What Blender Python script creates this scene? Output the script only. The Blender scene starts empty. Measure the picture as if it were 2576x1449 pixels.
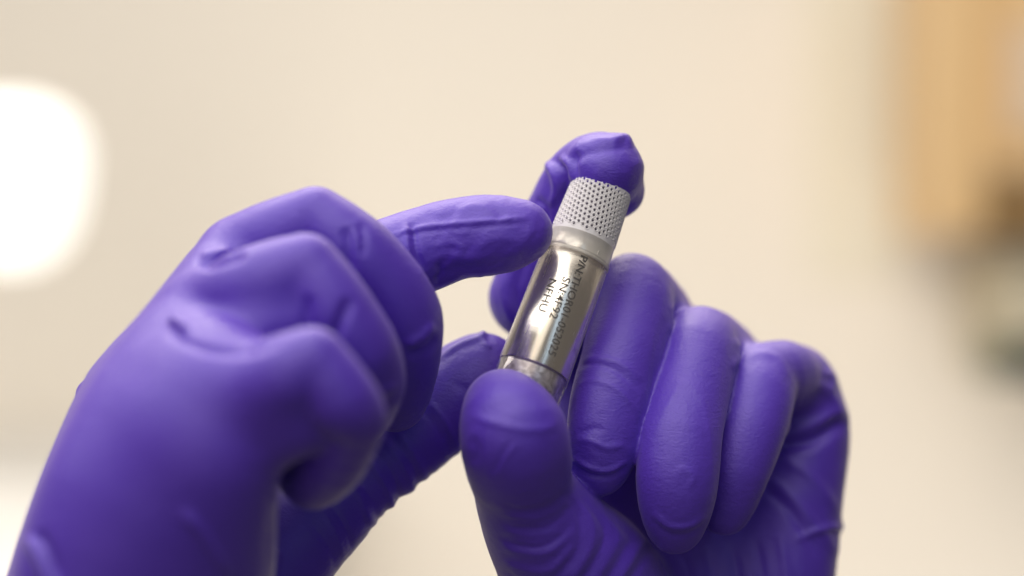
import bpy, bmesh, math, random
import numpy as np
from mathutils import Vector, Matrix
random.seed(7)
rng = np.random.default_rng(11)
SC = bpy.context.scene
COL = SC.collection

# ------------------------------------------------------------------ camera, world, lamps, exposure
# Camera stands at the origin and looks along +Y; the held cartridge is 0.515 m away.
MM = 0.001
FOCUS = 515.0                     # mm
PX = 218.1 / 2576.0               # mm per sketch unit at the focus distance
cam_d = bpy.data.cameras.new('camera')
cam = bpy.data.objects.new('camera', cam_d)
COL.objects.link(cam)
cam.rotation_euler = (math.radians(90), 0, 0)
cam_d.lens = 85
cam_d.sensor_width = 36
cam_d.clip_start = 0.02
cam_d.clip_end = 50
cam_d.dof.use_dof = True
cam_d.dof.focus_distance = 0.512
cam_d.dof.aperture_fstop = 3.9
cam_d.dof.aperture_blades = 9
SC.camera = cam

world = bpy.data.worlds.new('World')
SC.world = world
world.use_nodes = True
world.node_tree.nodes['Background'].inputs['Color'].default_value = (1.0, 0.89, 0.78, 1)
world.node_tree.nodes['Background'].inputs['Strength'].default_value = 0.105

def area(name, loc, target, sx, sy, power, color, spread=180):
    l = bpy.data.lights.new(name, 'AREA')
    l.shape = 'RECTANGLE'; l.size = sx; l.size_y = sy; l.energy = power; l.color = color; l.spread = math.radians(spread)
    o = bpy.data.objects.new(name, l)
    COL.objects.link(o)
    o.location = loc
    o.rotation_euler = (Vector(target) - Vector(loc)).to_track_quat('-Z', 'Y').to_euler()
    return o

def tube_dir(t):
    """direction in which the lens, mirrored in the leaning cartridge, looks at offset t (-1 left .. 1 right)"""
    ax = Vector((0.345, 0.225, 0.91)).normalized()
    f = Vector((0, -1, 0)); f = (f - ax * f.dot(ax)).normalized(); r = ax.cross(f) * -1
    if r.x < 0: r = -r
    n = f * math.sqrt(1 - t * t) + r * t
    v = Vector((0.01, 1, -0.01)).normalized()
    return (v - 2 * v.dot(n) * n).normalized()
C0 = Vector((0.008, 0.515, -0.005))
area('ceiling_lamp', (-0.38, 0.28, 0.80), (-0.03, 0.50, 0.0), 1.6, 1.25, 16.0, (1.0, 0.95, 0.90))
area('wall_fill', (0.45, 0.65, 1.10), (0.25, 1.60, -0.20), 1.8, 0.4, 2.3, (1.0, 0.94, 0.86), 120)  # added fill out of view, brightens the wall behind
area('counter_fill', (-0.42, 0.98, 0.55), (-0.36, 1.10, -0.15), 0.3, 0.3, 0.2, (1.0, 0.95, 0.88), 60)  # added fill that whitens the counter top
area('low_wall_fill', (0.34, 1.05, -0.70), (0.24, 1.60, -0.15), 1.5, 0.25, 2.2, (1.0, 0.93, 0.86), 90)  # added below the view, stands in for light bounced up the wall
area('rim_fill', (-0.10, 1.00, 0.62), (0.0, 0.50, 0.0), 1.3, 0.35, 2.7, (1.0, 0.88, 0.80), 90)  # added above and behind for pale rims along the gloves
def streak_helper(name, t, dist, sx, sy, rad_, color):
    o = area(name, C0 + tube_dir(t) * dist, C0, sx, sy, rad_ * math.pi * sx * sy, color)
    o.rotation_euler.rotate_axis('Z', math.radians(-20))
streak_helper('streak_helper', -0.16, 0.9, 0.42, 1.7, 1.2, (1.0, 0.90, 0.76))  # added behind the camera for the cream streak mirrored in the steel
streak_helper('blue_streak_helper', 0.13, 0.95, 0.17, 1.7, 1.1, (0.55, 0.76, 1.0))  # added strip of light, mirrored as the bluish streak on the sleeve

SC.view_settings.view_transform = 'Standard'
SC.view_settings.look = 'None'
SC.view_settings.exposure = 0
SC.view_settings.gamma = 1
SC.cycles.max_bounces = 10
SC.cycles.transmission_bounces = 8

# ------------------------------------------------------------------ small helpers
def P(x, y, d=0.0):
    """sketch point (x right, y down) at d mm nearer than the focus plane -> millimetres"""
    dist = FOCUS - d
    s = PX * dist / FOCUS
    return np.array([(x - 1288.0) * s, dist, -(y - 724.5) * s])

def rad(r, d=0.0):
    return r * PX * (FOCUS - d) / FOCUS

def tag(o, label=None, cat=None, group=None, kind=None):
    if label: o['label'] = label
    if cat: o['category'] = cat
    if group: o['group'] = group
    if kind: o['kind'] = kind
    return o

def empty(name, loc=(0, 0, 0)):
    o = bpy.data.objects.new(name, None)
    o.empty_display_size = 0.01
    COL.objects.link(o); o.location = loc
    return o

def link_mesh(name, me, mat, parent=None, smooth=True):
    o = bpy.data.objects.new(name, me)
    COL.objects.link(o)
    if mat is not None:
        for m in (mat if isinstance(mat, (list, tuple)) else [mat]): me.materials.append(m)
    if smooth:
        me.polygons.foreach_set('use_smooth', [True] * len(me.polygons))
    if parent: o.parent = parent
    return o

def new_mat(name):
    m = bpy.data.materials.new(name); m.use_nodes = True
    nt = m.node_tree
    return m, nt, nt.nodes['Principled BSDF']

def setp(b, **kw):
    for k, v in kw.items():
        b.inputs[k.replace('_', ' ')].default_value = v

# ------------------------------------------------------------------ materials
def glove_material():
    m, nt, b = new_mat('violet_nitrile')
    N, L = nt.nodes, nt.links
    tc = N.new('ShaderNodeTexCoord')
    n1 = N.new('ShaderNodeTexNoise'); n1.inputs['Scale'].default_value = 60; n1.inputs['Detail'].default_value = 3
    L.new(tc.outputs['Object'], n1.inputs['Vector'])
    cr = N.new('ShaderNodeMix'); cr.data_type = 'RGBA'
    cr.inputs['A'].default_value = (0.066, 0.022, 0.400, 1)
    cr.inputs['B'].default_value = (0.090, 0.031, 0.460, 1)
    L.new(n1.outputs['Fac'], cr.inputs['Factor'])
    L.new(cr.outputs['Result'], b.inputs['Base Color'])
    # fine skin of the nitrile: tiny wavy creases and grain
    mp = N.new('ShaderNodeMapping'); mp.inputs['Scale'].default_value = (1, 1, 1.9)
    mp.inputs['Rotation'].default_value = (0, 0.5, 0)
    L.new(tc.outputs['Object'], mp.inputs['Vector'])
    w = N.new('ShaderNodeTexNoise'); w.inputs['Scale'].default_value = 1500; w.inputs['Detail'].default_value = 4
    w.inputs['Roughness'].default_value = 0.6; w.inputs['Distortion'].default_value = 0.8
    L.new(mp.outputs['Vector'], w.inputs['Vector'])
    v = N.new('ShaderNodeTexNoise'); v.inputs['Scale'].default_value = 420; v.inputs['Detail'].default_value = 2
    v.inputs['Distortion'].default_value = 1.2
    L.new(mp.outputs['Vector'], v.inputs['Vector'])
    bu1 = N.new('ShaderNodeBump'); bu1.inputs['Strength'].default_value = 0.60; bu1.inputs['Distance'].default_value = 0.00016
    L.new(w.outputs['Fac'], bu1.inputs['Height'])
    bu2 = N.new('ShaderNodeBump'); bu2.inputs['Strength'].default_value = 0.25; bu2.inputs['Distance'].default_value = 0.00045
    L.new(v.outputs['Fac'], bu2.inputs['Height']); L.new(bu1.outputs['Normal'], bu2.inputs['Normal'])
    L.new(bu2.outputs['Normal'], b.inputs['Normal'])
    rr = N.new('ShaderNodeMapRange'); rr.inputs['To Min'].default_value = 0.40; rr.inputs['To Max'].default_value = 0.54
    L.new(n1.outputs['Fac'], rr.inputs['Value']); L.new(rr.outputs['Result'], b.inputs['Roughness'])
    setp(b, Specular_IOR_Level=0.6, Sheen_Weight=0.12, Sheen_Roughness=0.5)
    b.inputs['Sheen Tint'].default_value = (1, 0.85, 0.9, 1)
    return m
GLOVE = glove_material()

def simple(name, col, rough=0.6, metal=0.0, **kw):
    m, nt, b = new_mat(name)
    n = nt.nodes.new('ShaderNodeTexNoise'); n.inputs['Scale'].default_value = kw.pop('nscale', 8.0); n.inputs['Detail'].default_value = 4
    tc = nt.nodes.new('ShaderNodeTexCoord'); nt.links.new(tc.outputs['Object'], n.inputs['Vector'])
    mx = nt.nodes.new('ShaderNodeMix'); mx.data_type = 'RGBA'
    var = kw.pop('var', 0.06)
    mx.inputs['A'].default_value = (*[c * (1 - var) for c in col], 1)
    mx.inputs['B'].default_value = (*[min(1, c * (1 + var)) for c in col], 1)
    nt.links.new(n.outputs['Fac'], mx.inputs['Factor']); nt.links.new(mx.outputs['Result'], b.inputs['Base Color'])
    setp(b, Roughness=rough, Metallic=metal, **kw)
    return m

# ------------------------------------------------------------------ implicit surface modelling of the hands
class Field:
    def __init__(s, lo, hi, h):
        s.h = h; s.lo = np.array(lo, float)
        s.n = np.ceil((np.array(hi) - s.lo) / h).astype(int) + 1
        s.ax = [(s.lo[i] + h * np.arange(s.n[i])).astype(np.float32) for i in range(3)]
        s.f = np.full(s.n, 30.0, np.float32)
    def box(s, lo, hi):
        a = np.clip(np.floor((lo - s.lo) / s.h).astype(int), 0, s.n - 1)
        b = np.clip(np.ceil((hi - s.lo) / s.h).astype(int) + 1, 1, s.n)
        return a, b

def smin(a, b, k):
    h = np.maximum(k - np.abs(a - b), 0) / k
    return np.minimum(a, b) - h * h * k * 0.25

def spline(pts, sub):
    """Catmull-Rom through the control points (x, y, d, r), returned in mm (X, Y, Z, R)"""
    q = np.array([[*P(p[0], p[1], p[2]), rad(p[3], p[2])] for p in pts])
    if sub <= 1 or len(q) < 3: return q
    e = np.vstack([2 * q[0] - q[1], q, 2 * q[-1] - q[-2]])
    out = []
    for i in range(1, len(e) - 2):
        for t in np.arange(sub) / sub:
            p0, p1, p2, p3 = e[i - 1], e[i], e[i + 1], e[i + 2]
            # tension-softened so the knuckles keep their corner
            c = 0.5 * (2 * p1 + (p2 - p0) * t + (2 * p0 - 5 * p1 + 4 * p2 - p3) * t * t + (3 * p1 - p0 - 3 * p2 + p3) * t ** 3)
            l = p1 * (1 - t) + p2 * t
            out.append(0.7 * c + 0.3 * l)
    out.append(e[-2])
    return np.array(out)

def chain_field(F, pts, k_in=1.5, sub=3, flat=None, pad=12.0):
    """distance to a chain of tapered round segments on the part of the grid it reaches.
    flat = (axis vector, factor): section squashed along that axis"""
    q = spline(pts, sub)
    R = q[:, 3].max() + pad
    a, b = F.box(q[:, :3].min(0) - R, q[:, :3].max(0) + R)
    sl = tuple(slice(a[i], b[i]) for i in range(3))
    out = np.full(b - a, 30.0, np.float32)
    for i in range(len(q) - 1):
        A, B = q[i], q[i + 1]
        rr = max(A[3], B[3]) + pad
        la, lb = F.box(np.minimum(A[:3], B[:3]) - rr, np.maximum(A[:3], B[:3]) + rr)
        X = F.ax[0][la[0]:lb[0]][:, None, None] - np.float32(A[0])
        Y = F.ax[1][la[1]:lb[1]][None, :, None] - np.float32(A[1])
        Z = F.ax[2][la[2]:lb[2]][None, None, :] - np.float32(A[2])
        d = (B - A).astype(np.float32); L2 = max(float(d[0]**2 + d[1]**2 + d[2]**2), 1e-6)
        t = np.clip((X * d[0] + Y * d[1] + Z * d[2]) / L2, 0, 1)
        vx = X - t * d[0]; vy = Y - t * d[1]; vz = Z - t * d[2]
        l2 = vx * vx + vy * vy + vz * vz
        if flat is not None:
            n, s = flat; n = np.asarray(n, np.float32); n = n / np.linalg.norm(n)
            w = vx * n[0] + vy * n[1] + vz * n[2]
            l2 = l2 + w * w * np.float32(1.0 / (s * s) - 1)
        D = np.sqrt(l2) - (A[3] + t * (B[3] - A[3]))
        o = tuple(slice(la[j] - a[j], lb[j] - a[j]) for j in range(3))
        out[o] = smin(out[o], D, k_in) if k_in > 0 else np.minimum(out[o], D)
    return sl, out

def add_chain(F, pts, k, **kw):
    sl, D = chain_field(F, pts, **kw)
    F.f[sl] = smin(F.f[sl], D, k)

def surface_nets(F):
    f = F.f
    s = f < 0
    nx, ny, nz = f.shape
    cs = (slice(0, -1), slice(1, None))
    cnt = np.zeros((nx - 1, ny - 1, nz - 1), np.int8)
    for i in cs:
        for j in cs:
            for k in cs: cnt += s[i, j, k]
    act = (cnt > 0) & (cnt < 8)
    idx = np.argwhere(act)
    ids = np.full(act.shape, -1, np.int32); ids[act] = np.arange(len(idx))
    acc = np.zeros((len(idx), 3)); w = np.zeros(len(idx))
    corners = [(i, j, k) for i in (0, 1) for j in (0, 1) for k in (0, 1)]
    val = {c: f[idx[:, 0] + c[0], idx[:, 1] + c[1], idx[:, 2] + c[2]].astype(float) for c in corners}
    for c in corners:
        for ax in range(3):
            if c[ax] == 0:
                e = list(c); e[ax] = 1; e = tuple(e)
                a, b = val[c], val[e]
                m = (a < 0) != (b < 0)
                t = np.where(m, a / np.where(m, a - b, 1), 0)
                p = np.array(c, float)[None, :].repeat(len(idx), 0); p[:, ax] += t
                acc[m] += p[m]; w[m] += 1
    V = F.lo + F.h * (idx + acc / w[:, None])
    faces = []
    for ax in range(3):
        b1, b2 = (ax + 1) % 3, (ax + 2) % 3
        sa = [slice(1, -1)] * 3; sb = [slice(1, -1)] * 3
        sa[ax] = slice(0, -1); sb[ax] = slice(1, None)
        A = s[tuple(sa)]; B = s[tuple(sb)]
        off = np.ones(3, int); off[ax] = 0
        for flip, M in ((0, A & ~B), (1, ~A & B)):
            e = np.argwhere(M) + off
            u = np.zeros(3, int); u[b1] = 1
            v = np.zeros(3, int); v[b2] = 1
            q = [ids[tuple((e - u - v).T)], ids[tuple((e - v).T)], ids[tuple(e.T)], ids[tuple((e - u).T)]]
            if flip: q = q[::-1]
            faces.append(np.stack(q, 1))
    return V, np.vstack(faces)

def laplace(V, Q, it, lam=0.5):
    E = np.vstack([Q[:, [0, 1]], Q[:, [1, 2]], Q[:, [2, 3]], Q[:, [3, 0]]])
    n = len(V)
    deg = np.bincount(E[:, 0], minlength=n) + np.bincount(E[:, 1], minlength=n)
    for _ in range(it):
        S = np.stack([np.bincount(E[:, 0], V[E[:, 1], c], n) + np.bincount(E[:, 1], V[E[:, 0], c], n) for c in range(3)], 1)
        V = V + lam * (S / deg[:, None] - V)
    return V

def normals(V, Q):
    fn = np.cross(V[Q[:, 2]] - V[Q[:, 0]], V[Q[:, 3]] - V[Q[:, 1]])
    N = np.zeros_like(V)
    for c in range(3):
        for j in range(4): N[:, c] += np.bincount(Q[:, j], fn[:, c], len(V))
    return N / (np.linalg.norm(N, axis=1)[:, None] + 1e-12)

LAT = rng.random((32, 32, 32)).astype(np.float32)
def vnoise(p):
    i = np.floor(p).astype(int); t = p - i; t = t * t * (3 - 2 * t)
    r = 0
    for a in (0, 1):
        for b in (0, 1):
            for c in (0, 1):
                w = (t[:, 0] if a else 1 - t[:, 0]) * (t[:, 1] if b else 1 - t[:, 1]) * (t[:, 2] if c else 1 - t[:, 2])
                r = r + w * LAT[(i[:, 0] + a) % 32, (i[:, 1] + b) % 32, (i[:, 2] + c) % 32]
    return r * 2 - 1

def curve2d(pts, sub=5):
    q = np.array(pts, float)
    if len(q) < 3: return q
    e = np.vstack([2 * q[0] - q[1], q, 2 * q[-1] - q[-2]]); out = []
    for i in range(1, len(e) - 2):
        for t in np.arange(sub) / sub:
            p0, p1, p2, p3 = e[i - 1], e[i], e[i + 1], e[i + 2]
            out.append(0.5 * (2 * p1 + (p2 - p0) * t + (2 * p0 - 5 * p1 + 4 * p2 - p3) * t * t + (3 * p1 - p0 - 3 * p2 + p3) * t ** 3))
    out.append(e[-2]); return np.array(out)

def fold_disp(V, N, folds):
    """raised folds (+) and creases (-) of the stretched glove; each follows a line over the skin.
    fold = (points, height mm, half width, [depth min, depth max], kind)"""
    dist = V[:, 1]
    s = PX * dist / FOCUS
    U = np.stack([V[:, 0] / s + 1288.0, -V[:, 2] / s + 724.5], 1)
    dep = FOCUS - dist
    face = np.clip((-N[:, 1] + 0.25) / 0.4, 0, 1)
    D = np.zeros(len(V))
    for fo in folds:
        pts, amp, w = fo[0], fo[1], fo[2]
        dr = fo[3] if len(fo) > 3 and fo[3] else (-200, 200)
        kind = fo[4] if len(fo) > 4 else 'g'
        q = curve2d(pts)
        m = (U[:, 0] > q[:, 0].min() - 4 * w) & (U[:, 0] < q[:, 0].max() + 4 * w) & (U[:, 1] > q[:, 1].min() - 4 * w) & (U[:, 1] < q[:, 1].max() + 4 * w) & (dep > dr[0]) & (dep < dr[1])
        ii = np.nonzero(m)[0]
        if not len(ii): continue
        u = U[ii]; best = np.full(len(ii), 1e9); sgn = np.ones(len(ii)); par = np.zeros(len(ii))
        n = len(q) - 1
        for k in range(n):
            a, b = q[k], q[k + 1]; ab = b - a; L2 = (ab ** 2).sum() + 1e-9
            t = np.clip(((u - a) @ ab) / L2, 0, 1)
            v = u - a - t[:, None] * ab
            d = np.hypot(v[:, 0], v[:, 1]); c = d < best
            best[c] = d[c]; par[c] = ((k + t) / n)[c]
            sgn[c] = np.sign(ab[0] * (u[c, 1] - a[1]) - ab[1] * (u[c, 0] - a[0]))
        taper = np.clip(np.sin(np.pi * np.clip(par, 0, 1)) * 1.6, 0, 1) ** 0.7
        x = best / w
        if kind == 'g': pr = np.exp(-x * x)
        elif kind == 's': xs = x * sgn; pr = np.exp(-xs * xs) - 0.8 * np.exp(-(xs - 1.3) ** 2)      # ridge with a crease on its right side
        else: pr = np.exp(-x)
        D[ii] += amp * pr * taper * face[ii]
    return D

def hand_object(name, F, folds, wr, label, k_extra=None):
    V, Q = surface_nets(F)
    V = laplace(V, Q, 5, 0.55)
    N = normals(V, Q)
    D = fold_disp(V, N, folds)
    for (scale, amp, stretch) in wr:
        p = V * np.array(stretch) / scale
        D += amp * vnoise(p + 7.3)
    if k_extra is not None: D += k_extra(V, N)
    V = V + N * D[:, None]
    V = laplace(V, Q, 1, 0.35)
    V = V * MM
    org = V.mean(0)
    me = bpy.data.meshes.new(name)
    me.vertices.add(len(V)); me.vertices.foreach_set('co', (V - org).astype(np.float32).ravel())
    me.loops.add(Q.size); me.loops.foreach_set('vertex_index', Q.astype(np.int32).ravel())
    me.polygons.add(len(Q))
    me.polygons.foreach_set('loop_start', (np.arange(len(Q)) * 4).astype(np.int32))
    me.update(calc_edges=True)
    o = link_mesh(name, me, GLOVE)
    o.location = org
    tag(o, label, 'gloved hand')
    return o

def bounds(chains, pad=6):
    q = np.vstack([spline(c, 1) for c in chains])
    lo = (q[:, :3] - q[:, 3:4]).min(0) - pad; hi = (q[:, :3] + q[:, 3:4]).max(0) + pad
    return lo, hi
H = 0.5
TOCAM = (0, 1, 0)

# ---------------------------------------------- hand that holds the cartridge (photo right)
def holding_hand():
    palm = [
        [(2000, 985, -42, 92), (2018, 1085, -42, 112), (1992, 1280, -38, 114), (1970, 1449, -36, 118), (1900, 1750, -36, 150), (1850, 2050, -40, 160)],
        [(1860, 1020, -52, 120), (1800, 1200, -48, 150), (1740, 1420, -44, 175), (1700, 1750, -42, 190), (1690, 2050, -42, 190)],
        [(1660, 960, -55, 115), (1560, 1200, -48, 150), (1520, 1450, -42, 190), (1560, 1750, -40, 200), (1600, 2050, -42, 180)],
    ]
    palm.append([(1470, 900, -50, 95), (1430, 1050, -42, 95), (1440, 1230, -34, 120), (1500, 1400, -34, 150)])
    thenar = [(1325, 1270, 8, 110), (1392, 1365, 0, 146), (1470, 1480, -12, 190), (1520, 1650, -22, 220), (1580, 1850, -34, 200)]
    thumb = [(1264, 1024, 16, 97), (1291, 1092, 21, 130), (1306, 1175, 15, 129), (1325, 1262, 5, 112), (1388, 1360, -4, 140)]
    index_p = [(1630, 980, -56, 105), (1470, 880, -46, 100), (1332, 750, -29, 102)]
    index_d = [(1332, 750, -29, 103), (1385, 600, -24, 88), (1440, 462, -17, 74), (1490, 415, -11, 74), (1528, 428, -6, 88)]
    index_e = [(1528, 428, -8, 88), (1545, 478, -13, 74)]
    mid_p = [(1720, 930, -56, 100), (1640, 790, -38, 95), (1600, 740, -21, 97)]
    mid_d = [(1592, 730, -19, 94), (1586, 800, -13, 99), (1565, 900, -6, 97), (1533, 1014, -1, 95), (1517, 1117, 1, 88), (1507, 1180, 0, 70)]
    ring_p = [(1850, 960, -58, 98), (1815, 895, -42, 88), (1770, 862, -24, 92)]
    ring_d = [(1760, 862, -21, 94), (1750, 910, -13, 96), (1732, 1000, -5, 98), (1713, 1110, 2, 99), (1704, 1200, 4, 99), (1701, 1262, 3, 90), (1698, 1324, 0, 71)]
    pink_p = [(2008, 972, -46, 90), (1968, 948, -31, 88), (1920, 952, -22, 87)]
    pink_d = [(1916, 950, -22, 87), (1904, 1010, -15, 88), (1882, 1090, -10, 86), (1852, 1185, -8, 79), (1823, 1282, -10, 66)]
    tip_c = [(1540, 405, -6, 66), (1559, 364, -6, 27)]
    spike = [(2088, 1318, -38, 22), (2119, 1326, -38, 5)]
    allc = palm + [thenar, thumb, index_p, index_d, index_e, mid_p, mid_d, ring_p, ring_d, pink_p, pink_d]
    lo, hi = bounds(allc)
    lo[2] = max(lo[2], -108.0)
    F = Field(lo, hi, H)
    for c in palm: add_chain(F, c, 12, k_in=3)
    for c in (index_p, mid_p, ring_p, pink_p): add_chain(F, c, 4.5)
    add_chain(F, thenar, 7, k_in=3)
    # thumb joins the ball of the thumb softly
    slt, Dt = chain_field(F, thumb, flat=(TOCAM, 0.85))
    F.f[slt] = smin(F.f[slt], Dt, 3.5)
    for a, e in ((index_d, index_e), (mid_d, None), (ring_d, None), (pink_d, None)):
        add_chain(F, a, 0.8, flat=((0, 1, 0.12), 0.84) if e is None else None)
        if e: add_chain(F, e, 1.5)
    add_chain(F, tip_c, 1.5, pad=4)
    add_chain(F, spike, 2.0, pad=4)
    F.f[:, :, :2] = 5.0   # end of the wrist, out of the picture
    folds = [
        # index: bunched glove at the last joint
        ([(1372, 402), (1395, 440), (1400, 480), (1385, 520)], 1.0, 9),
        ([(1392, 398), (1420, 430), (1425, 470), (1415, 520)], -0.9, 9),
        ([(1410, 392), (1437, 420), (1442, 460)], 0.9, 9),
        ([(1455, 380), (1447, 410), (1452, 450)], -0.7, 8),
        ([(1430, 392), (1470, 362), (1530, 352), (1570, 345)], 0.5, 12),
        ([(1440, 412), (1480, 385), (1540, 375), (1590, 370)], -0.35, 10),
        ([(1535, 360), (1560, 350), (1575, 345), (1590, 372)], 0.5, 8),
        ([(1350, 500), (1372, 520), (1380, 560)], -0.6, 9),
        ([(1262, 690), (1270, 760), (1290, 820)], 0.45, 12),
        ([(1330, 640), (1300, 720), (1310, 800)], -0.5, 14),
        # middle finger
        ([(1465, 912), (1500, 902), (1560, 915), (1620, 960)], 0.35, 8),
        ([(1452, 925), (1492, 915), (1550, 932), (1605, 980)], -0.35, 7),
        ([(1455, 965), (1500, 958), (1560, 985), (1605, 1040)], 0.30, 6),
        ([(1450, 1092), (1490, 1078), (1520, 1082)], -0.30, 8),
        ([(1446, 1102), (1490, 1110), (1530, 1128), (1575, 1115)], 0.35, 8),
        ([(1440, 1152), (1480, 1176), (1530, 1185), (1580, 1160)], 0.55, 7),
        ([(1440, 1166), (1480, 1192), (1530, 1200), (1580, 1172)], -0.35, 7),
        ([(1640, 990), (1650, 900), (1668, 800)], -0.2, 10),
        ([(1600, 1060), (1620, 980), (1622, 1100)], 0.2, 9),
        # ring
        ([(1650, 1100), (1680, 1020), (1720, 960), (1770, 1010), (1790, 1120), (1792, 1220)], 0.12, 9),
        ([(1640, 1290), (1680, 1322), (1730, 1325), (1780, 1300)], 0.45, 9),
        ([(1640, 1305), (1680, 1342), (1730, 1345), (1780, 1318)], -0.3, 8),
        ([(1700, 1200), (1720, 1180), (1745, 1200), (1735, 1230)], 0.22, 9),
        ([(1850, 850), (1858, 890), (1840, 930)], 0.5, 8),
        ([(1690, 760), (1695, 800), (1680, 840)], 0.3, 8),
        # pinky, proximal fold and edge of the hand
        ([(1860, 930), (1890, 893), (1950, 898), (1985, 950)], 0.35, 11, (-40, 0)),
        ([(2070, 935), (2095, 950), (2090, 990)], 0.5, 10),
        ([(1925, 1128), (1990, 1118), (2050, 1105), (2105, 1070), (2140, 1060)], -1.6, 17, (-80, -12)),
        ([(1930, 1100), (1990, 1085), (2060, 1062), (2110, 1030)], 0.9, 18, (-80, -12)),
        ([(2060, 960), (2100, 1010), (2135, 1080)], 0.8, 14, (-80, -20)),
        ([(1880, 1170), (1940, 1205), (2000, 1260), (2060, 1330), (2110, 1400)], 0.6, 13, (-80, -20)),
        ([(1900, 1220), (1960, 1260), (2010, 1320), (2060, 1400)], -0.6, 12, (-80, -20)),
        ([(1960, 1150), (2040, 1200), (2110, 1290)], 0.6, 14, (-80, -20)),
        ([(2115, 1326), (2070, 1330), (2000, 1360)], 0.7, 9, (-80, -20)),
        # thumb pad and nail
        ([(1178, 1045), (1230, 1060), (1300, 1078), (1365, 1080), (1405, 1062)], 0.35, 12),
        ([(1240, 1195), (1262, 1150), (1290, 1105)], -0.30, 6),
        ([(1250, 1200), (1272, 1152), (1300, 1110)], 0.22, 6),
        ([(1222, 1080), (1224, 1150), (1226, 1220)], 0.14, 4),
        ([(1185, 1100), (1200, 1130), (1192, 1170)], -0.30, 12),
    ]
    # ball of the thumb: the glove bunches into long thin folds
    r_ = random.Random(4)
    for i in range(11):
        y0 = 1236 + i * 21 + r_.uniform(-5, 5)
        a = r_.uniform(0.14, 0.34) * (1 if i % 2 else -1)
        folds.append(([(1250 + i * 2, y0 + 30), (1310, y0 + 52), (1380, y0 + 40 + i * 2), (1440 + r_.uniform(-15, 15), y0 - 6)], a, 7 + r_.uniform(0, 3), (-40, 60)))
    for i in range(7):
        x0 = 1420 + i * 30
        a = (0.38 if i % 2 else -0.42) * r_.uniform(0.7, 1.2)
        folds.append(([(1425 + i * 16, 1238 + i * 4), (x0 + 40, 1300 + i * 10), (x0 + 35, 1380), (x0 - 20, 1470), (x0 - 80, 1540)], a, 11, (-70, 20)))
    for i in range(6):
        x0 = 1650 + i * 62
        folds.append(([(x0, 1400 - i * 12), (x0 + 20, 1460), (x0 + 10, 1540)], r_.choice((-0.5, 0.5)), 12, (-70, -10)))
    def crumple(V, N):
        s = PX * V[:, 1] / FOCUS
        x = V[:, 0] / s + 1288; y = -V[:, 2] / s + 724.5; d = FOCUS - V[:, 1]
        def box(x0, x1, y0, y1, e=30):
            c = lambda t: np.clip(t, 0, 1)
            return c((x - x0) / e) * c((x1 - x) / e) * c((y - y0) / e) * c((y1 - y) / e)
        def ridged(sc, off, st): return 0.35 - np.abs(vnoise(V * np.array(st) / sc + off)) * 1.0
        m = box(1340, 1650, 310, 580) * (d > -45)
        D = m * (0.42 * ridged(6.0, 1.7, (1, 1, 1.3)) + 0.16 * ridged(2.6, 5.1, (1, 1, 1)))
        m = box(1425, 1620, 1090, 1230) * (d > -12)
        D += m * 0.16 * ridged(3.0, 2.2, (0.6, 1, 1.6))
        m = box(1240, 1480, 1240, 1480, 40)
        D += m * 0.20 * ridged(3.4, 8.8, (0.45, 1, 1.7))
        m = box(1470, 2130, 1150, 1600, 60) * (d < -10)
        D += m * 0.30 * ridged(7.5, 3.3, (1.5, 1, 0.6))
        return D
    hand_object('gloved_hand', F, folds, [(14, 0.25, (1, 1, 0.7)), (6, 0.08, (1, 1, 0.6)), (2.4, 0.03, (1, 1, 1))],
                'violet gloved hand on the right, gripping the small metal cartridge between thumb and forefinger', crumple)

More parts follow.
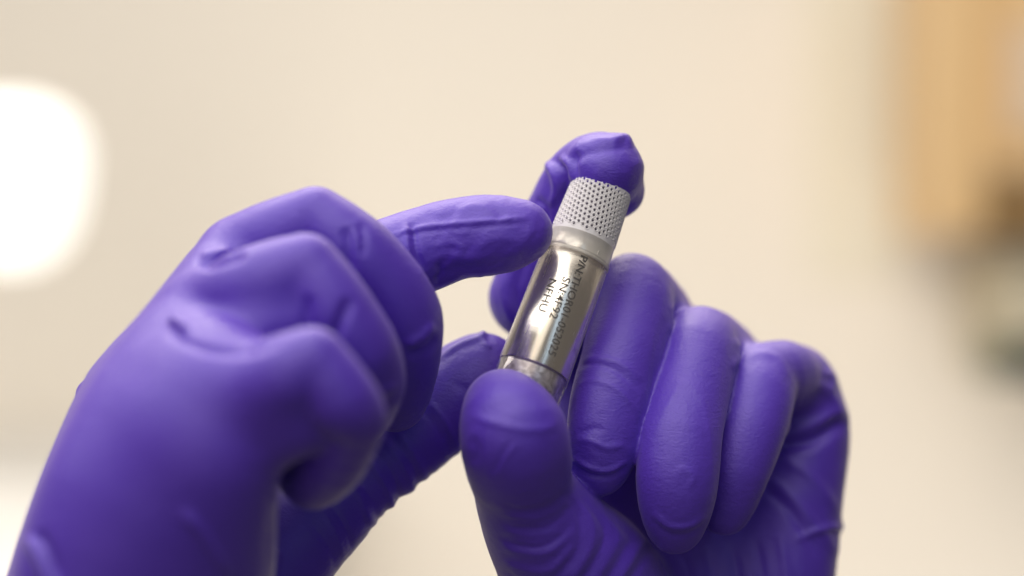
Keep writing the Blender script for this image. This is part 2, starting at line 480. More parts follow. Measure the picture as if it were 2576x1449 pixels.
# ---------------------------------------------- pointing hand (photo left)
def pointing_hand():
    radial = [(608, 650, 14, 100), (478, 826, 8, 100), (345, 1000, 4, 124), (262, 1240, 2, 142), (205, 1449, 2, 155), (110, 1750, 2, 165), (60, 2000, 2, 165)]
    near = [(480, 850, 40, 92), (408, 945, 43, 112), (350, 1060, 47, 136), (286, 1240, 50, 162), (232, 1449, 48, 180), (150, 1750, 40, 185), (95, 2000, 36, 185)]
    ulnar = [(610, 960, 56, 108), (572, 1040, 58, 136), (540, 1150, 57, 160), (512, 1300, 49, 174), (500, 1449, 40, 182), (440, 1750, 30, 190), (390, 2000, 26, 190)]
    back = []
    def rows(A, B, n, bulge):
        for i in range(n):
            t = i / (n - 1.0); bl = math.sin(math.pi * t)
            back.append([tuple(a * (1 - t) + b * t + c * bl for a, b, c in zip(p, q, bulge)) for p, q in zip(A, B)])
    rows(radial, near, 10, (-6, -8, 0, 0))
    rows(near, ulnar, 7, (0, -4, 4, 0))
    back.append([(520, 810, -4, 90), (355, 958, -14, 100), (300, 1150, -14, 120), (260, 1449, -14, 140)])
    thenar = [(860, 1235, -8, 112), (736, 1352, -4, 130), (600, 1500, 0, 160), (450, 1750, 4, 180)]
    thumb = [(1214, 945, -15, 106), (1150, 990, -15, 112), (1086, 1042, -14, 112), (1006, 1113, -12, 109), (890, 1204, -9, 110), (736, 1352, -4, 130)]
    index = [(1312, 584, 5, 80), (1230, 592, 4, 96), (1150, 600, 3, 94), (1085, 622, 2, 98), (980, 660, 4, 102), (820, 720, 8, 110), (620, 780, 8, 118)]
    mid_p = [(608, 645, 17, 100), (700, 600, 20, 94), (795, 548, 22, 74)]
    mid_d = [(795, 547, 22, 76), (895, 634, 23, 93), (975, 722, 21, 92), (1018, 802, 18, 93), (1014, 900, 12, 90), (992, 1002, 4, 85)]
    ring_p = [(512, 782, 34, 98), (625, 745, 42, 112), (700, 708, 44, 102), (770, 668, 45, 78)]
    ring_d = [(772, 667, 45, 80), (832, 774, 45, 98), (905, 880, 43, 93), (925, 962, 35, 92), (895, 1050, 22, 82)]
    pink_p = [(425, 965, 48, 108), (560, 988, 57, 116), (650, 983, 62, 116), (730, 943, 66, 102), (786, 904, 67, 78)]
    pink_d = [(788, 904, 67, 80), (858, 1004, 66, 86), (896, 1056, 62, 72), (840, 1150, 50, 84), (787, 1206, 40, 79)]
    fill = [[(640, 1075, 57, 118), (745, 1035, 60, 108), (820, 1045, 57, 72)],
            [(690, 1130, 40, 80), (790, 1130, 32, 80), (850, 1090, 38, 70)],
            [(620, 840, 46, 95), (745, 800, 43, 104), (828, 860, 42, 98), (878, 950, 38, 90)],
            [(690, 720, 20, 88), (795, 660, 20, 92), (875, 745, 20, 92), (935, 835, 17, 88)]]
    allc = back + [thenar, thumb, index, mid_p, mid_d, ring_p, ring_d, pink_p, pink_d]
    lo, hi = bounds(allc)
    lo[2] = max(lo[2], -108.0)
    F = Field(lo, hi, H)
    for c in back: add_chain(F, c, 3, k_in=2)
    for c in fill[:2]: add_chain(F, c, 3, k_in=2)
    for c in fill[2:]: add_chain(F, c, 1.5, k_in=2)
    add_chain(F, thenar, 6, k_in=3)
    for c in (mid_p, ring_p): add_chain(F, c, 2.2)
    add_chain(F, pink_p, 3.5)
    add_chain(F, index[3:], 3)
    for c in (thumb, index, mid_d, ring_d, pink_d): add_chain(F, c, 1.0)
    for b in ([(214, 984, 4, 18), (262, 984, 4, 40)], [(496, 662, 12, 20), (530, 655, 14, 30)]): add_chain(F, b, 3.0, pad=6)
    F.f[:, :, :2] = 5.0
    folds = [
        # pointing finger: long ridge and puckers
        ([(985, 592), (1060, 573), (1160, 562), (1260, 554), (1330, 546)], 0.5, 6, (-10, 20)),
        ([(985, 602), (1060, 584), (1160, 574), (1260, 566), (1340, 560)], -0.2, 6, (-10, 20)),
        ([(1035, 560), (1042, 590), (1050, 640), (1070, 680)], -0.6, 7, (-10, 20)),
        ([(1020, 560), (1024, 600), (1030, 660)], 0.5, 7, (-10, 20)),
        ([(1075, 660), (1120, 640), (1180, 650), (1250, 640)], 0.3, 12, (-10, 20)),
        ([(1090, 700), (1150, 675), (1220, 672), (1300, 650)], -0.3, 10, (-10, 20)),
        ([(1080, 625), (1130, 610), (1170, 625)], 0.25, 10, (-10, 20)),
        ([(1190, 630), (1250, 600), (1320, 612)], 0.22, 12, (-10, 20)),
        ([(1150, 530), (1200, 518), (1250, 530)], 0.25, 10, (-10, 20)),
        ([(1225, 515), (1262, 540), (1240, 556)], -0.3, 10, (-10, 20)),
        ([(1070, 540), (1110, 548), (1160, 530)], -0.22, 10, (-10, 20)),
        ([(1095, 712), (1110, 690), (1104, 660)], -0.6, 8, (-10, 20)),
        # middle finger puckers behind its knuckle
        ([(868, 570), (878, 610), (876, 660), (860, 700)], -0.8, 16, (5, 35)),
        ([(905, 560), (915, 600), (912, 650)], -0.4, 12, (5, 35)),
        ([(890, 570), (895, 620), (893, 660)], 0.2, 10, (5, 35)),
        ([(1020, 870), (1060, 850), (1095, 815)], 0.7, 13, (0, 35)),
        ([(1020, 892), (1070, 880), (1100, 850)], -0.6, 12, (0, 35)),
        # ring finger
        ([(780, 740), (772, 790), (775, 840), (790, 880)], -0.8, 15, (20, 57)),
        ([(880, 750), (862, 800), (840, 850), (830, 900)], -1.2, 15, (20, 57)),
        ([(925, 985), (960, 985), (1000, 965)], 0.5, 12, (10, 57)),
        # webs on the back of the hand
        ([(492, 668), (530, 668), (570, 655), (620, 640)], -1.2, 10, (-10, 60)),
        ([(505, 648), (540, 640), (580, 632)], 0.8, 9, (-10, 60)),
        ([(425, 806), (450, 816), (472, 834)], 1.6, 9, (0, 90)),
        ([(418, 830), (450, 850), (500, 874), (560, 886), (640, 880), (715, 856)], -0.75, 12, (0, 90)),
                # wrist folds
        ([(455, 1285), (500, 1330), (540, 1390), (580, 1460)], 0.9, 15, (0, 90)),
        ([(70, 1345), (95, 1395), (120, 1460), (140, 1500)], 1.2, 13, (-60, 90)),
        ([(95, 1335), (125, 1390), (150, 1460)], -0.7, 13, (-60, 90)),
        ([(715, 1195), (705, 1260), (695, 1350), (690, 1460)], 0.6, 13, (10, 90)),
    ]
    # thumb: cross folds at the joints
    cf = [(1068, 1000, 1), (1050, 1015, -1), (985, 1070, 1), (970, 1085, -1), (955, 1098, 1), (925, 1120, -1), (905, 1140, 1), (870, 1170, -1), (850, 1190, 1), (800, 1235, -1), (780, 1260, 1), (760, 1290, -1)]
    r_ = random.Random(9)
    for (x, y, sg) in cf:
        L = 185
        folds.append(([(x, y), (x + 45, y + 50 + r_.uniform(-8, 8)), (x + 75, y + 105), (x + 88, y + L * 0.85)], sg * r_.uniform(0.2, 0.5), r_.uniform(6, 10), (-40, 8)))
    folds.append(([(1100, 905), (1160, 868), (1210, 850), (1222, 838)], 0.7, 7, (-40, 8)))
    folds.append(([(1212, 832), (1216, 860), (1235, 880)], 0.5, 6, (-40, 8)))
    folds.append(([(1140, 960), (1180, 990), (1190, 1040)], -0.3, 12, (-40, 8)))
    def edge(V, N):
        # small gathers along the underside of the thumb
        s = PX * V[:, 1] / FOCUS
        x = V[:, 0] / s + 1288; y = -V[:, 2] / s + 724.5
        t = (x - 820) * 0.72 - (y - 1449) * 0.69
        c = (x - 820) * 0.69 + (y - 1449) * 0.72
        m = np.exp(-((c - 10) / 45.0) ** 2) * np.clip((t - 20) / 60, 0, 1) * np.clip((420 - t) / 80, 0, 1)
        D = m * (0.13 * np.sin(t / 6.5 + 2.6 * np.sin(t / 31)) + 0.16 * np.sin(t / 15.0 + 1.3 * np.sin(t / 23)))
        # crumpled skin on the outstretched finger
        f = np.clip((x - 1010) / 60, 0, 1) * np.clip((1420 - x) / 60, 0, 1) * np.clip((730 - y) / 30, 0, 1) * (FOCUS - V[:, 1] < 25)
        dg = (x + 0.8 * y); dn = (y - 0.8 * x)
        q = np.stack([dg / 34, dn / 90, V[:, 1] / 5], 1); q2 = np.stack([dg / 14, dn / 40, V[:, 1] / 3], 1)
        return D + f * (0.17 * vnoise(q + 3) + 0.09 * vnoise(q2 + 9)) * (0.4 + 0.6 * np.clip((y - 540) / 40, 0, 1))
    hand_object('gloved_hand', F, folds, [(18, 0.22, (1, 1, 0.8)), (2.4, 0.012, (1, 1, 1))],
                'violet gloved hand on the left with three curled fingers, its forefinger touching the cartridge cap', edge)

# ------------------------------------------------------------------ the cartridge
def lathe_rings(prof, n=128, close=True):
    """profile of (z along the axis, radius) in mm -> verts, quads"""
    V = []; Q = []
    for (z, r) in prof:
        for i in range(n):
            a = 2 * math.pi * i / n
            V.append((r * math.cos(a), r * math.sin(a), z))
    for k in range(len(prof) - 1):
        for i in range(n):
            j = (i + 1) % n
            Q.append((k * n + i, k * n + j, (k + 1) * n + j, (k + 1) * n + i))
    return V, Q

LS = 306 * PX / math.cos(math.radians(13))
def flare(z):
    """the sleeve widens a little towards its lower end"""
    return 1.0 + 0.055 * min(1.0, max(0.0, 1.0 - z / LS))

def cart_part(name, V, Q, mat, parent, smooth=True):
    V = [(v[0] * flare(v[2]), v[1] * flare(v[2]), v[2]) for v in V]
    me = bpy.data.meshes.new(name)
    me.from_pydata([tuple(c * MM for c in v) for v in V], [], [tuple(q) for q in Q])
    bm = bmesh.new(); bm.from_mesh(me); bmesh.ops.recalc_face_normals(bm, faces=bm.faces[:]); bm.to_mesh(me); bm.free()
    me.update()
    return link_mesh(name, me, mat, parent, smooth)

def metal_material():
    m, nt, b = new_mat('turned_steel')
    N, L = nt.nodes, nt.links
    tc = N.new('ShaderNodeTexCoord')
    mp = N.new('ShaderNodeMapping'); mp.inputs['Scale'].default_value = (260, 260, 2600)
    L.new(tc.outputs['Object'], mp.inputs['Vector'])
    n = N.new('ShaderNodeTexNoise'); n.inputs['Scale'].default_value = 1; n.inputs['Detail'].default_value = 3
    L.new(mp.outputs['Vector'], n.inputs['Vector'])
    mp2 = N.new('ShaderNodeMapping'); mp2.inputs['Scale'].default_value = (900, 900, 70)
    L.new(tc.outputs['Object'], mp2.inputs['Vector'])
    n2 = N.new('ShaderNodeTexNoise'); n2.inputs['Scale'].default_value = 1; n2.inputs['Detail'].default_value = 5
    L.new(mp2.outputs['Vector'], n2.inputs['Vector'])
    bu = N.new('ShaderNodeBump'); bu.inputs['Strength'].default_value = 0.35; bu.inputs['Distance'].default_value = 0.00004
    L.new(n.outputs['Fac'], bu.inputs['Height']); L.new(bu.outputs['Normal'], b.inputs['Normal'])
    rr = N.new('ShaderNodeMapRange'); rr.inputs['To Min'].default_value = 0.17; rr.inputs['To Max'].default_value = 0.30
    n2.inputs['Roughness'].default_value = 0.75; rr.inputs['From Min'].default_value = 0.3; rr.inputs['From Max'].default_value = 0.7; L.new(n2.outputs['Fac'], rr.inputs['Value']); L.new(rr.outputs['Result'], b.inputs['Roughness'])
    setp(b, Metallic=1.0)
    b.inputs['Base Color'].default_value = (0.86, 0.81, 0.73, 1)
    return m

def cartridge():
    U = np.array
    a = P(1446, 652, 0.0); 
    # axis leans away from the lens at the top
    p_top = P(1517, 465, -6.0); p_seam = P(1343, 931, 5.5)
    up = (p_top - p_seam); Ltot = np.linalg.norm(up); up /= Ltot
    R0 = 86.5 * PX
    base = p_seam
    Ls = 306 * PX / math.cos(math.radians(13)); Lc = 220 * PX / math.cos(math.radians(13)); Lb = 128 * PX / math.cos(math.radians(13))
    root = empty('cartridge', base * MM)
    z = Vector(up); y = Vector((0, -1, 0)); y = (y - z * y.dot(z)).normalized(); x = y.cross(z)
    # local frame: z up the axis, -y... local y looks to the lens
    M = Matrix((x, y, z)).transposed()
    root.rotation_euler = M.to_euler()
    tag(root, 'small steel and clear plastic cartridge with a white perforated cap, held between the gloved fingers', 'cartridge')
    steel = metal_material()
    n = 128
    # steel sleeve
    V, Q = lathe_rings([(0.0, R0 - 0.9), (0.0, R0 - 0.25), (0.15, R0 - 0.12), (Ls - 0.1, R0 - 0.12), (Ls, R0 - 0.35), (Ls, R0 - 0.9)])
    cart_part('steel_sleeve', V, Q, steel, root)
    # clear tube round the lower end
    m, nt, b = new_mat('clear_plastic')
    tr = nt.nodes.new('ShaderNodeBsdfTransparent'); tr.inputs['Color'].default_value = (0.96, 0.95, 0.97, 1)
    gl = nt.nodes.new('ShaderNodeBsdfGlossy'); gl.inputs['Roughness'].default_value = 0.12; gl.inputs['Color'].default_value = (0.95, 0.95, 0.95, 1)
    lw = nt.nodes.new('ShaderNodeLayerWeight'); lw.inputs['Blend'].default_value = 0.5
    pw = nt.nodes.new('ShaderNodeMath'); pw.operation = 'POWER'; pw.inputs[1].default_value = 4.0
    fr = nt.nodes.new('ShaderNodeMapRange'); fr.inputs['To Min'].default_value = 0.04; fr.inputs['To Max'].default_value = 0.9
    nt.links.new(lw.outputs['Facing'], pw.inputs[0]); nt.links.new(pw.outputs[0], fr.inputs['Value'])
    mx = nt.nodes.new('ShaderNodeMixShader')
    nt.links.new(fr.outputs[0], mx.inputs[0]); nt.links.new(tr.outputs[0], mx.inputs[1]); nt.links.new(gl.outputs[0], mx.inputs[2])
    nt.links.new(mx.outputs[0], nt.nodes['Material Output'].inputs['Surface'])
    V, Q = lathe_rings([(-Lb, 0.01), (-Lb, R0 - 1.2), (-Lb + 0.7, R0 - 0.25), (-0.35, R0), (-0.30, R0 - 0.25), (-Lb + 1.6, R0 - 0.4), (-Lb + 1.2, R0 - 2.2), (-Lb + 1.2, 0.01)])
    cart_part('clear_tube', V, Q, m, root)
    mf, ntf, bf = new_mat('clear_film')
    setp(bf, Roughness=0.25, IOR=1.5); bf.inputs['Base Color'].default_value = (0.80, 0.74, 0.76, 1)
    tr = ntf.nodes.new('ShaderNodeBsdfTransparent'); lw = ntf.nodes.new('ShaderNodeLayerWeight'); lw.inputs['Blend'].default_value = 0.5
    pw = ntf.nodes.new('ShaderNodeMath'); pw.operation = 'POWER'; pw.inputs[1].default_value = 3.5
    mr = ntf.nodes.new('ShaderNodeMapRange'); mr.inputs['To Min'].default_value = 0.03; mr.inputs['To Max'].default_value = 0.85
    mx = ntf.nodes.new('ShaderNodeMixShader')
    ntf.links.new(lw.outputs['Facing'], pw.inputs[0]); ntf.links.new(pw.outputs[0], mr.inputs['Value']); ntf.links.new(mr.outputs['Result'], mx.inputs[0])
    ntf.links.new(tr.outputs[0], mx.inputs[1]); ntf.links.new(bf.outputs[0], mx.inputs[2]); ntf.links.new(mx.outputs[0], ntf.nodes['Material Output'].inputs['Surface'])
    V, Q = lathe_rings([(0.05, R0 + 0.02), (Ls - 1.1, R0 + 0.02)], 160)
    cart_part('clear_film', V, Q, mf, root)
    # groove ring in the seam
    V, Q = lathe_rings([(-0.32, R0 - 1.0), (-0.32, R0 - 0.55), (-0.02, R0 - 0.55), (-0.02, R0 - 1.0)])
    cart_part('seam_ring', V, Q, simple('seam_plastic', (0.20, 0.16, 0.30), 0.4), root)
    # crimped steel end inside the clear tube
    prof = [(-0.4, R0 - 0.45), (-Lb + 2.6, R0 - 0.62), (-Lb + 2.2, R0 - 2.8), (-Lb + 2.2, 0.01)]
    V, Q = lathe_rings(prof, 160)
    m2, nt2, b2 = new_mat('dull_steel')
    tc = nt2.nodes.new('ShaderNodeTexCoord'); nn = nt2.nodes.new('ShaderNodeTexNoise'); nn.inputs['Scale'].default_value = 420; nn.inputs['Detail'].default_value = 5; nn.inputs['Distortion'].default_value = 1.5
    nt2.links.new(tc.outputs['Object'], nn.inputs['Vector'])
    rmp = nt2.nodes.new('ShaderNodeValToRGB'); rmp.color_ramp.elements[0].position = 0.36; rmp.color_ramp.elements[1].position = 0.62
    rmp.color_ramp.elements[0].color = (0.46, 0.42, 0.38, 1); rmp.color_ramp.elements[1].color = (0.95, 0.91, 0.85, 1)
    nt2.links.new(nn.outputs['Fac'], rmp.inputs['Fac']); nt2.links.new(rmp.outputs['Color'], b2.inputs['Base Color'])
    bb = nt2.nodes.new('ShaderNodeBump'); bb.inputs['Strength'].default_value = 0.5; bb.inputs['Distance'].default_value = 0.00012
    nt2.links.new(nn.outputs['Fac'], bb.inputs['Height']); nt2.links.new(bb.outputs['Normal'], b2.inputs['Normal'])
    setp(b2, Metallic=0.6, Roughness=0.36)
    cart_part('crimped_end', V, Q, m2, root)
    # frosted collar and lip of the cap
    m3, nt3, b3 = new_mat('frosted_plastic')
    setp(b3, Roughness=0.30, Subsurface_Weight=0.2)
    b3.inputs['Base Color'].default_value = (0.62, 0.59, 0.55, 1)
    b3.inputs['Subsurface Radius'].default_value = (0.002, 0.002, 0.002)
    tr = nt3.nodes.new('ShaderNodeBsdfTransparent'); lw = nt3.nodes.new('ShaderNodeLayerWeight'); lw.inputs['Blend'].default_value = 0.35
    mr = nt3.nodes.new('ShaderNodeMapRange'); mr.inputs['To Min'].default_value = 0.50; mr.inputs['To Max'].default_value = 1.0
    mx = nt3.nodes.new('ShaderNodeMixShader')
    nt3.links.new(lw.outputs['Facing'], mr.inputs['Value']); nt3.links.new(mr.outputs['Result'], mx.inputs[0])
    nt3.links.new(tr.outputs[0], mx.inputs[1]); nt3.links.new(b3.outputs[0], mx.inputs[2]); nt3.links.new(mx.outputs[0], nt3.nodes['Material Output'].inputs['Surface'])
    hb = 5.0           # height of the collar under the holes
    Rc = R0 - 0.05
    V, Q = lathe_rings([(Ls - 0.9, R0 - 0.2), (Ls - 0.95, R0 + 0.02), (Ls - 0.85, R0 + 0.14), (Ls - 0.45, R0 + 0.16), (Ls - 0.25, R0 + 0.04), (Ls - 0.1, R0 + 0.10), (Ls + 0.15, R0 + 0.10), (Ls + 0.4, Rc), (Ls + hb - 1.2, Rc - 0.12)], 160)
    cart_part('collar', V, Q, m3, root)
    # little moulding tick on the collar
    th = math.radians(33)
    V = []; 
    for zz in (Ls + 0.1, Ls + 1.3):
        for da in (-0.10, 0.10):
            for rr in (Rc - 0.05, Rc + 0.10):
                aa = th + da / R0
                V.append((rr * math.sin(aa), rr * math.cos(aa), zz))
    Q = [(0, 1, 3, 2), (4, 6, 7, 5), (0, 4, 5, 1), (2, 3, 7, 6), (1, 5, 7, 3), (0, 2, 6, 4)]
    V = [(-v[0], v[1], v[2]) if x.x < 0 else v for v in V]
    cart_part('moulding_tick', V, Q, m3, root, False)
    # perforated shell: raised ring round every hole, holes cut through
    m4, nt4, b4 = new_mat('white_mesh_plastic')
    setp(b4, Roughness=0.22, IOR=1.5)
    b4.inputs['Base Color'].default_value = (0.90, 0.87, 0.89, 1)
    b4.inputs['Transmission Weight'].default_value = 0.15
    b4.inputs['Subsurface Weight'].default_value = 0.2
    b4.inputs['Subsurface Radius'].default_value = (0.0015, 0.0015, 0.0015)
    tr = nt4.nodes.new('ShaderNodeBsdfTransparent'); mx = nt4.nodes.new('ShaderNodeMixShader'); mx.inputs[0].default_value = 0.80
    nt4.links.new(tr.outputs[0], mx.inputs[1]); nt4.links.new(b4.outputs[0], mx.inputs[2]); nt4.links.new(mx.outputs[0], nt4.nodes['Material Output'].inputs['Surface'])
    z0, z1 = Ls + hb - 1.3, Ls + Lc
    # profile along the arc: straight wall then rounded shoulder and flat top
    rs = 3.5
    step = 0.085
    prof = []
    zz = z0
    while zz < z1 - rs: prof.append((zz, Rc - 0.12 - 0.045 * (zz - z0), zz - z0)); zz += step
    rw = prof[-1][1]; s0 = prof[-1][2]
    k = int(rs * math.pi / 2 / step)
    for i in range(1, k + 1):
        t = math.pi / 2 * i / k
        prof.append((z1 - rs + rs * math.sin(t), rw - rs + rs * math.cos(t), s0 + rs * t))
    rin = rw - rs; sI = prof[-1][2]
    r_ = rin
    while r_ > 0.4: r_ -= 0.25; prof.append((z1, max(r_, 0.01), sI + (rin - r_)))
    na = 480
    pr = np.array(prof)
    A = np.linspace(0, 2 * np.pi, na, endpoint=False)
    S, T = np.meshgrid(pr[:, 2], A, indexing='ij')
    RR = np.repeat(pr[:, 1][:, None], na, 1); ZZ = np.repeat(pr[:, 0][:, None], na, 1)
    # lattice in the unrolled skin, its rows turned 20 degrees from the rim
    pitch = 1.18; ang = math.radians(20)
    # angle measured so that the seam is on the far side
    ux = (np.mod(T - math.pi / 2 + math.pi, 2 * np.pi) - np.pi) * Rc
    uy = S
    px_ = ux * math.cos(ang) - uy * math.sin(ang); py_ = ux * math.sin(ang) + uy * math.cos(ang)
    ry = pitch * math.sqrt(3) / 2
    dmin = np.full(S.shape, 9.0); cy = np.zeros(S.shape)
    row = np.floor(py_ / ry)
    for dr in (0, 1):
        rw_ = row + dr
        offx = (np.mod(rw_, 2) * 0.5) * pitch
        cx = np.round((px_ - offx) / pitch) * pitch + offx
        cyy = rw_ * ry
        d = np.hypot(px_ - cx, py_ - cyy)
        # hole centre back in skin coordinates
        hy = -cx * math.sin(ang) + cyy * math.cos(ang)
        c = d < dmin; dmin = np.where(c, d, dmin); cy = np.where(c, hy, cy)
    okh = (cy > 1.1) & (cy < s0 + 0.35)
    ring = np.exp(-((dmin - 0.44) / 0.10) ** 2) * 0.13 - np.where(dmin < 0.34, 0.22, 0.0)
    h_ = np.where(okh, ring, 0.0)
    # displacement along the profile normal
    nz = np.gradient(pr[:, 1], pr[:, 2]); nr = np.gradient(pr[:, 0], pr[:, 2])
    ln = np.hypot(nz, nr) + 1e-9
    NR = (nr / ln)[:, None]; NZ = (-nz / ln)[:, None]
    Rn = RR + h_ * NR; Zn = ZZ + h_ * NZ
    X = Rn * np.cos(T); Y = Rn * np.sin(T)
    V = np.stack([X, Y, Zn], -1).reshape(-1, 3)
    hole = (okh & (dmin < 0.30)).reshape(-1)
    m_ = len(pr)
    I, J = np.meshgrid(np.arange(m_ - 1), np.arange(na), indexing='ij')
    q = np.stack([I * na + J, I * na + (J + 1) % na, (I + 1) * na + (J + 1) % na, (I + 1) * na + J], -1).reshape(-1, 4)
    q = q[hole[q].sum(1) < 4]
    o = cart_part('perforated_cap', V.tolist(), q.tolist(), m4, root)
    # steel neck, then a dark core painted as shade of the hollow cap
    V, Q = lathe_rings([(Ls + 0.1, Rc - 0.9), (Ls + hb - 2.0, Rc - 0.95), (Ls + hb - 1.9, Rc - 1.4)], 96)
    cart_part('steel_neck', V, Q, steel, root)
    V, Q = lathe_rings([(Ls + hb - 1.9, Rc - 1.3), (z1 - 1.6, Rc - 1.3), (z1 - 1.0, Rc - 2.4), (z1 - 1.0, 0.01)], 96)
    cart_part('shade_core', V, Q, simple('hollow_shade', (0.07, 0.055, 0.10), 0.5), root)
    # engraving: three lines, reading down the sleeve
    ink = simple('engraving_grey', (0.065, 0.06, 0.055), 0.7, Specular_IOR_Level=0.2)
    Rt = R0 - 0.12 + 0.035
    def engraving(text, label, size_h, s_start, s_end, ang_deg, tilt=0.0):
        cu = bpy.data.curves.new('engraving', 'FONT'); cu.body = text; cu.size = 1.0; cu.offset = 0.008; cu.resolution_u = 4
        to = bpy.data.objects.new('tmp_text', cu); COL.objects.link(to)
        bpy.context.view_layer.update()
        me = bpy.data.meshes.new_from_object(to.evaluated_get(bpy.context.evaluated_depsgraph_get()))
        bpy.data.objects.remove(to)
        bm = bmesh.new(); bm.from_mesh(me)
        for _ in range(2):
            bmesh.ops.subdivide_edges(bm, edges=[e for e in bm.edges if e.calc_length() > 0.12], cuts=1)
        bmesh.ops.triangulate(bm, faces=bm.faces[:])
        xs = [v.co.x for v in bm.verts]; w0, w1 = min(xs), max(xs)
        caph = 0.70
        for v in bm.verts:
            s = s_start + (v.co.x - w0) / (w1 - w0) * (s_end - s_start)   # distance below the sleeve's upper rim, mm
            off = (v.co.y / caph - 0.5) * size_h + tilt * (s - s_start)
            a_ = math.radians(ang_deg) + off / R0
            # to the right in the picture = negative local x when x axis points left
            sx = 1.0 if x.x > 0 else -1.0
            v.co = Vector((sx * Rt * flare(Ls - s) * math.sin(a_), Rt * flare(Ls - s) * math.cos(a_), Ls - s)) * MM
        bm.to_mesh(me); bm.free()
        o = bpy.data.objects.new('engraving', me); COL.objects.link(o)
        me.materials.append(ink); o.parent = root
        o['label'] = label
        return o
    k = PX / math.cos(math.radians(13))
    engraving('P/N:THOR01-052025', 'long engraved part number line', 20 * PX, 15 * k, 277 * k, 12.0, 0.03)
    engraving('SN:4F92', 'short engraved serial number line', 20 * PX, 82 * k, 191 * k, -3.0, 0.02)
    engraving('NFHU', 'four engraved letters at the left', 20 * PX, 96 * k, 182 * k, -24.0, 0.02)
    return root

# ------------------------------------------------------------------ out-of-focus room behind
def box_mesh(name, x0, x1, y0, y1, z0, z1, mat, parent=None, bevel=0.004):
    bm = bmesh.new()
    bmesh.ops.create_cube(bm, size=1)
    for v in bm.verts:
        v.co = Vector(((x0 + x1) / 2 + v.co.x * (x1 - x0), (y0 + y1) / 2 + v.co.y * (y1 - y0), (z0 + z1) / 2 + v.co.z * (z1 - z0)))
    if bevel: bmesh.ops.bevel(bm, geom=bm.edges[:], offset=bevel, segments=3, affect='EDGES', profile=0.5)
    me = bpy.data.meshes.new(name); bm.to_mesh(me); bm.free()
    return link_mesh(name, me, mat, parent, False)

def W(px, py, dist):
    """sketch point at a distance in metres -> (x, z) in metres"""
    s = PX * MM * dist / (FOCUS * MM)
    return (px - 1288.0) * s, -(py - 724.5) * s

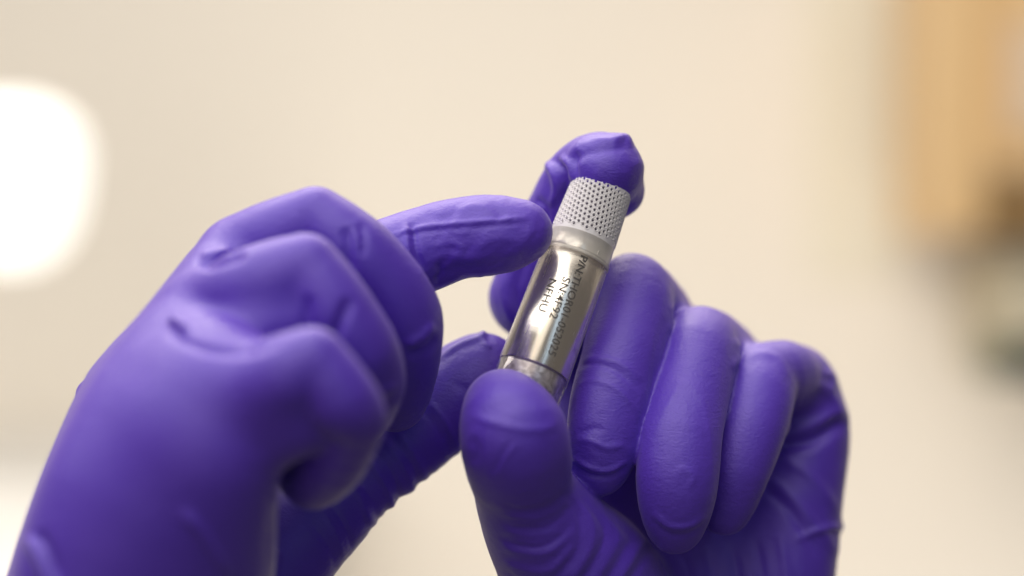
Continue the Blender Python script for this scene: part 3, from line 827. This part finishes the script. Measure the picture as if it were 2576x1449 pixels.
def room():
    wallm = simple('cream_paint', (0.89, 0.83, 0.73), 0.8, var=0.02, nscale=3)
    tag(box_mesh('wall', -1.8, 1.8, 1.60, 1.70, -1.0, 1.2, wallm, None, 0), kind='structure')
    # pale greenish cupboard side
    x0, z1 = W(2030, -200, 1.596); x1, z0 = W(2270, 700, 1.596)
    o = box_mesh('wall_panel', x0, x1, 1.596, 1.5995, z0, 0.5, simple('pale_olive_paint', (0.85, 0.80, 0.66), 0.7), None, 0.001)
    tag(o, 'pale olive panel on the wall beside the blurred wooden cupboard', 'wall panel')
    # wooden cupboard
    D = 1.42
    x0, zt = W(2350, -260, D); x1, zb = W(2900, 585, D)
    root = empty('wooden_cupboard', ((x0 + x1) / 2, D, zb))
    wood, nt, b = new_mat('honey_wood')
    tc = nt.nodes.new('ShaderNodeTexCoord'); mp = nt.nodes.new('ShaderNodeMapping'); mp.inputs['Scale'].default_value = (30, 30, 3)
    n = nt.nodes.new('ShaderNodeTexNoise'); n.inputs['Detail'].default_value = 5; n.inputs['Scale'].default_value = 1.5
    rp = nt.nodes.new('ShaderNodeValToRGB'); rp.color_ramp.elements[0].color = (0.78, 0.50, 0.22, 1); rp.color_ramp.elements[1].color = (0.90, 0.64, 0.34, 1)
    nt.links.new(tc.outputs['Object'], mp.inputs['Vector']); nt.links.new(mp.outputs['Vector'], n.inputs['Vector'])
    nt.links.new(n.outputs['Fac'], rp.inputs['Fac']); nt.links.new(rp.outputs['Color'], b.inputs['Base Color']); setp(b, Roughness=0.45)
    dark = simple('brown_wood', (0.30, 0.17, 0.05), 0.5)
    ox, oy, oz = root.location
    def part(name, a, bb, c, d, e, f, m): return box_mesh(name, a - ox, bb - ox, c - oy, d - oy, e - oz, f - oz, m, root, 0.003)
    xs, _ = W(2480, 0, D)
    part('side_panel', x0, xs, D, D + 0.15, zb, zt, wood)
    part('door', xs + 0.001, x1, D + 0.004, D + 0.02, zb + 0.035, zt, wood)
    _, zr = W(0, 470, D)
    part('bottom_rail', xs + 0.001, x1, D - 0.004, D + 0.15, zb + 0.002, zr, dark)
    tag(root, 'honey coloured wooden cupboard, out of focus at the upper right edge', 'cupboard')
    xp, zp = W(2545, 60, D); xq, zq = W(2700, 330, D)
    tag(box_mesh('paper_notice', xp, xq, D - 0.002, D + 0.0035, zq, zp, simple('pale_paper', (0.75, 0.60, 0.45), 0.7), None, 0.001),
        'pale paper sheet on the wooden cupboard front at the right edge', 'notice')
    # beige box and dark green bottle beneath
    D2 = 1.42
    x0, zt = W(2530, 620, D2); x1, zb = W(2900, 960, D2)
    tag(box_mesh('storage_box', x0, x1, D2 + 0.02, D2 + 0.15, zb, zt, simple('khaki_card', (0.58, 0.52, 0.38), 0.7), None, 0.01),
        'khaki storage box, blurred, below the wooden cupboard', 'box')
    bx, bz = W(2545, 900, D2)
    br = empty('green_bottle', (bx, D2 - 0.03, bz)); tag(br, 'dark green bottle lying on its side by the khaki box', 'bottle')
    gm = simple('dark_green_glass', (0.02, 0.035, 0.022), 0.25)
    prof = [(a * 1.35, b * 1.5) for a, b in [(-0.009, 0.001), (-0.009, 0.006), (-0.002, 0.007), (0.004, 0.009), (0.018, 0.014), (0.09, 0.014), (0.093, 0.012), (0.093, 0.001)]]
    V, Q = lathe_rings(prof, 48)
    V = [(v[2], v[0], v[1]) for v in V]
    me = bpy.data.meshes.new('bottle_body'); me.from_pydata(V, [], Q); link_mesh('bottle_body', me, gm, br)
    V, Q = lathe_rings([(-0.0216, 0.001), (-0.0216, 0.0115), (-0.0118, 0.0115), (-0.0118, 0.001)], 48)
    V = [(v[2], v[0], v[1]) for v in V]
    me = bpy.data.meshes.new('bottle_cap'); me.from_pydata(V, [], Q); link_mesh('bottle_cap', me, simple('cap_green', (0.16, 0.18, 0.12), 0.5), br)
    # white counter, lower left, running to the wall
    _, zc = W(0, 1095, 1.59)
    x0, _ = W(-900, 0, 1.5); x1 = -0.10
    root = empty('white_counter', ((x0 + x1) / 2, 1.0, -0.9))
    tag(root, 'plain white counter at the lower left corner, running back to the wall', 'counter')
    wl = simple('white_laminate', (0.80, 0.78, 0.74), 0.5, var=0.01)
    ox, oy, oz = root.location
    box_mesh('counter_top', x0 - ox, x1 - ox, 0.66 - oy, 1.595 - oy, zc - 0.03 - oz, zc - oz, wl, root, 0.003)
    box_mesh('counter_base', x0 + 0.02 - ox, x1 - 0.02 - ox, 0.70 - oy, 1.595 - oy, 0, zc - 0.031 - oz, wl, root, 0.002)
    # glowing globe lamp at the left
    D4 = 1.2
    lx, lz = W(20, 462, D4)
    root = empty('globe_lamp', (lx, D4, lz)); tag(root, 'glowing white lamp, out of focus at the left edge', 'lamp')
    em, nt, b = new_mat('lit_glass'); setp(b, Roughness=0.4)
    b.inputs['Base Color'].default_value = (0.9, 0.9, 0.88, 1)
    b.inputs['Emission Color'].default_value = (1, 0.97, 0.90, 1); b.inputs['Emission Strength'].default_value = 1.0
    bm = bmesh.new(); bmesh.ops.create_uvsphere(bm, u_segments=64, v_segments=32, radius=1)
    s = PX * MM * D4 / (FOCUS * MM)
    for v in bm.verts:
        c = v.co.copy(); p = 2.6
        k_ = (abs(c.x) ** p + abs(c.y) ** p + abs(c.z) ** p) ** (-1 / p)
        c = c * k_
        w_ = 1.0 + 0.14 * c.z
        v.co = Vector((c.x * 188 * w_, c.y * 180 * w_, c.z * 212)) * s
    me = bpy.data.meshes.new('lamp_shade'); bm.to_mesh(me); bm.free(); link_mesh('lamp_shade', me, em, root)
    V, Q = lathe_rings([(0.0, 0.001), (0.0, 0.02), (0.02, 0.018), (0.16, 0.006), (0.5, 0.006), (0.5, 0.001)], 32)
    V = [(v[0], v[1], v[2] + 206 * s) for v in V]
    V = [(v[0] - 0.0, v[1], v[2]) for v in V]
    # arm leaves to the far left, out of the picture
    V = [(-(v[2]), v[1], v[0] + 0.0) for v in V]
    me = bpy.data.meshes.new('lamp_arm'); me.from_pydata(V, [], Q); link_mesh('lamp_arm', me, simple('white_enamel', (0.8, 0.8, 0.78), 0.4), root)

room()
cartridge()
holding_hand()
pointing_hand()
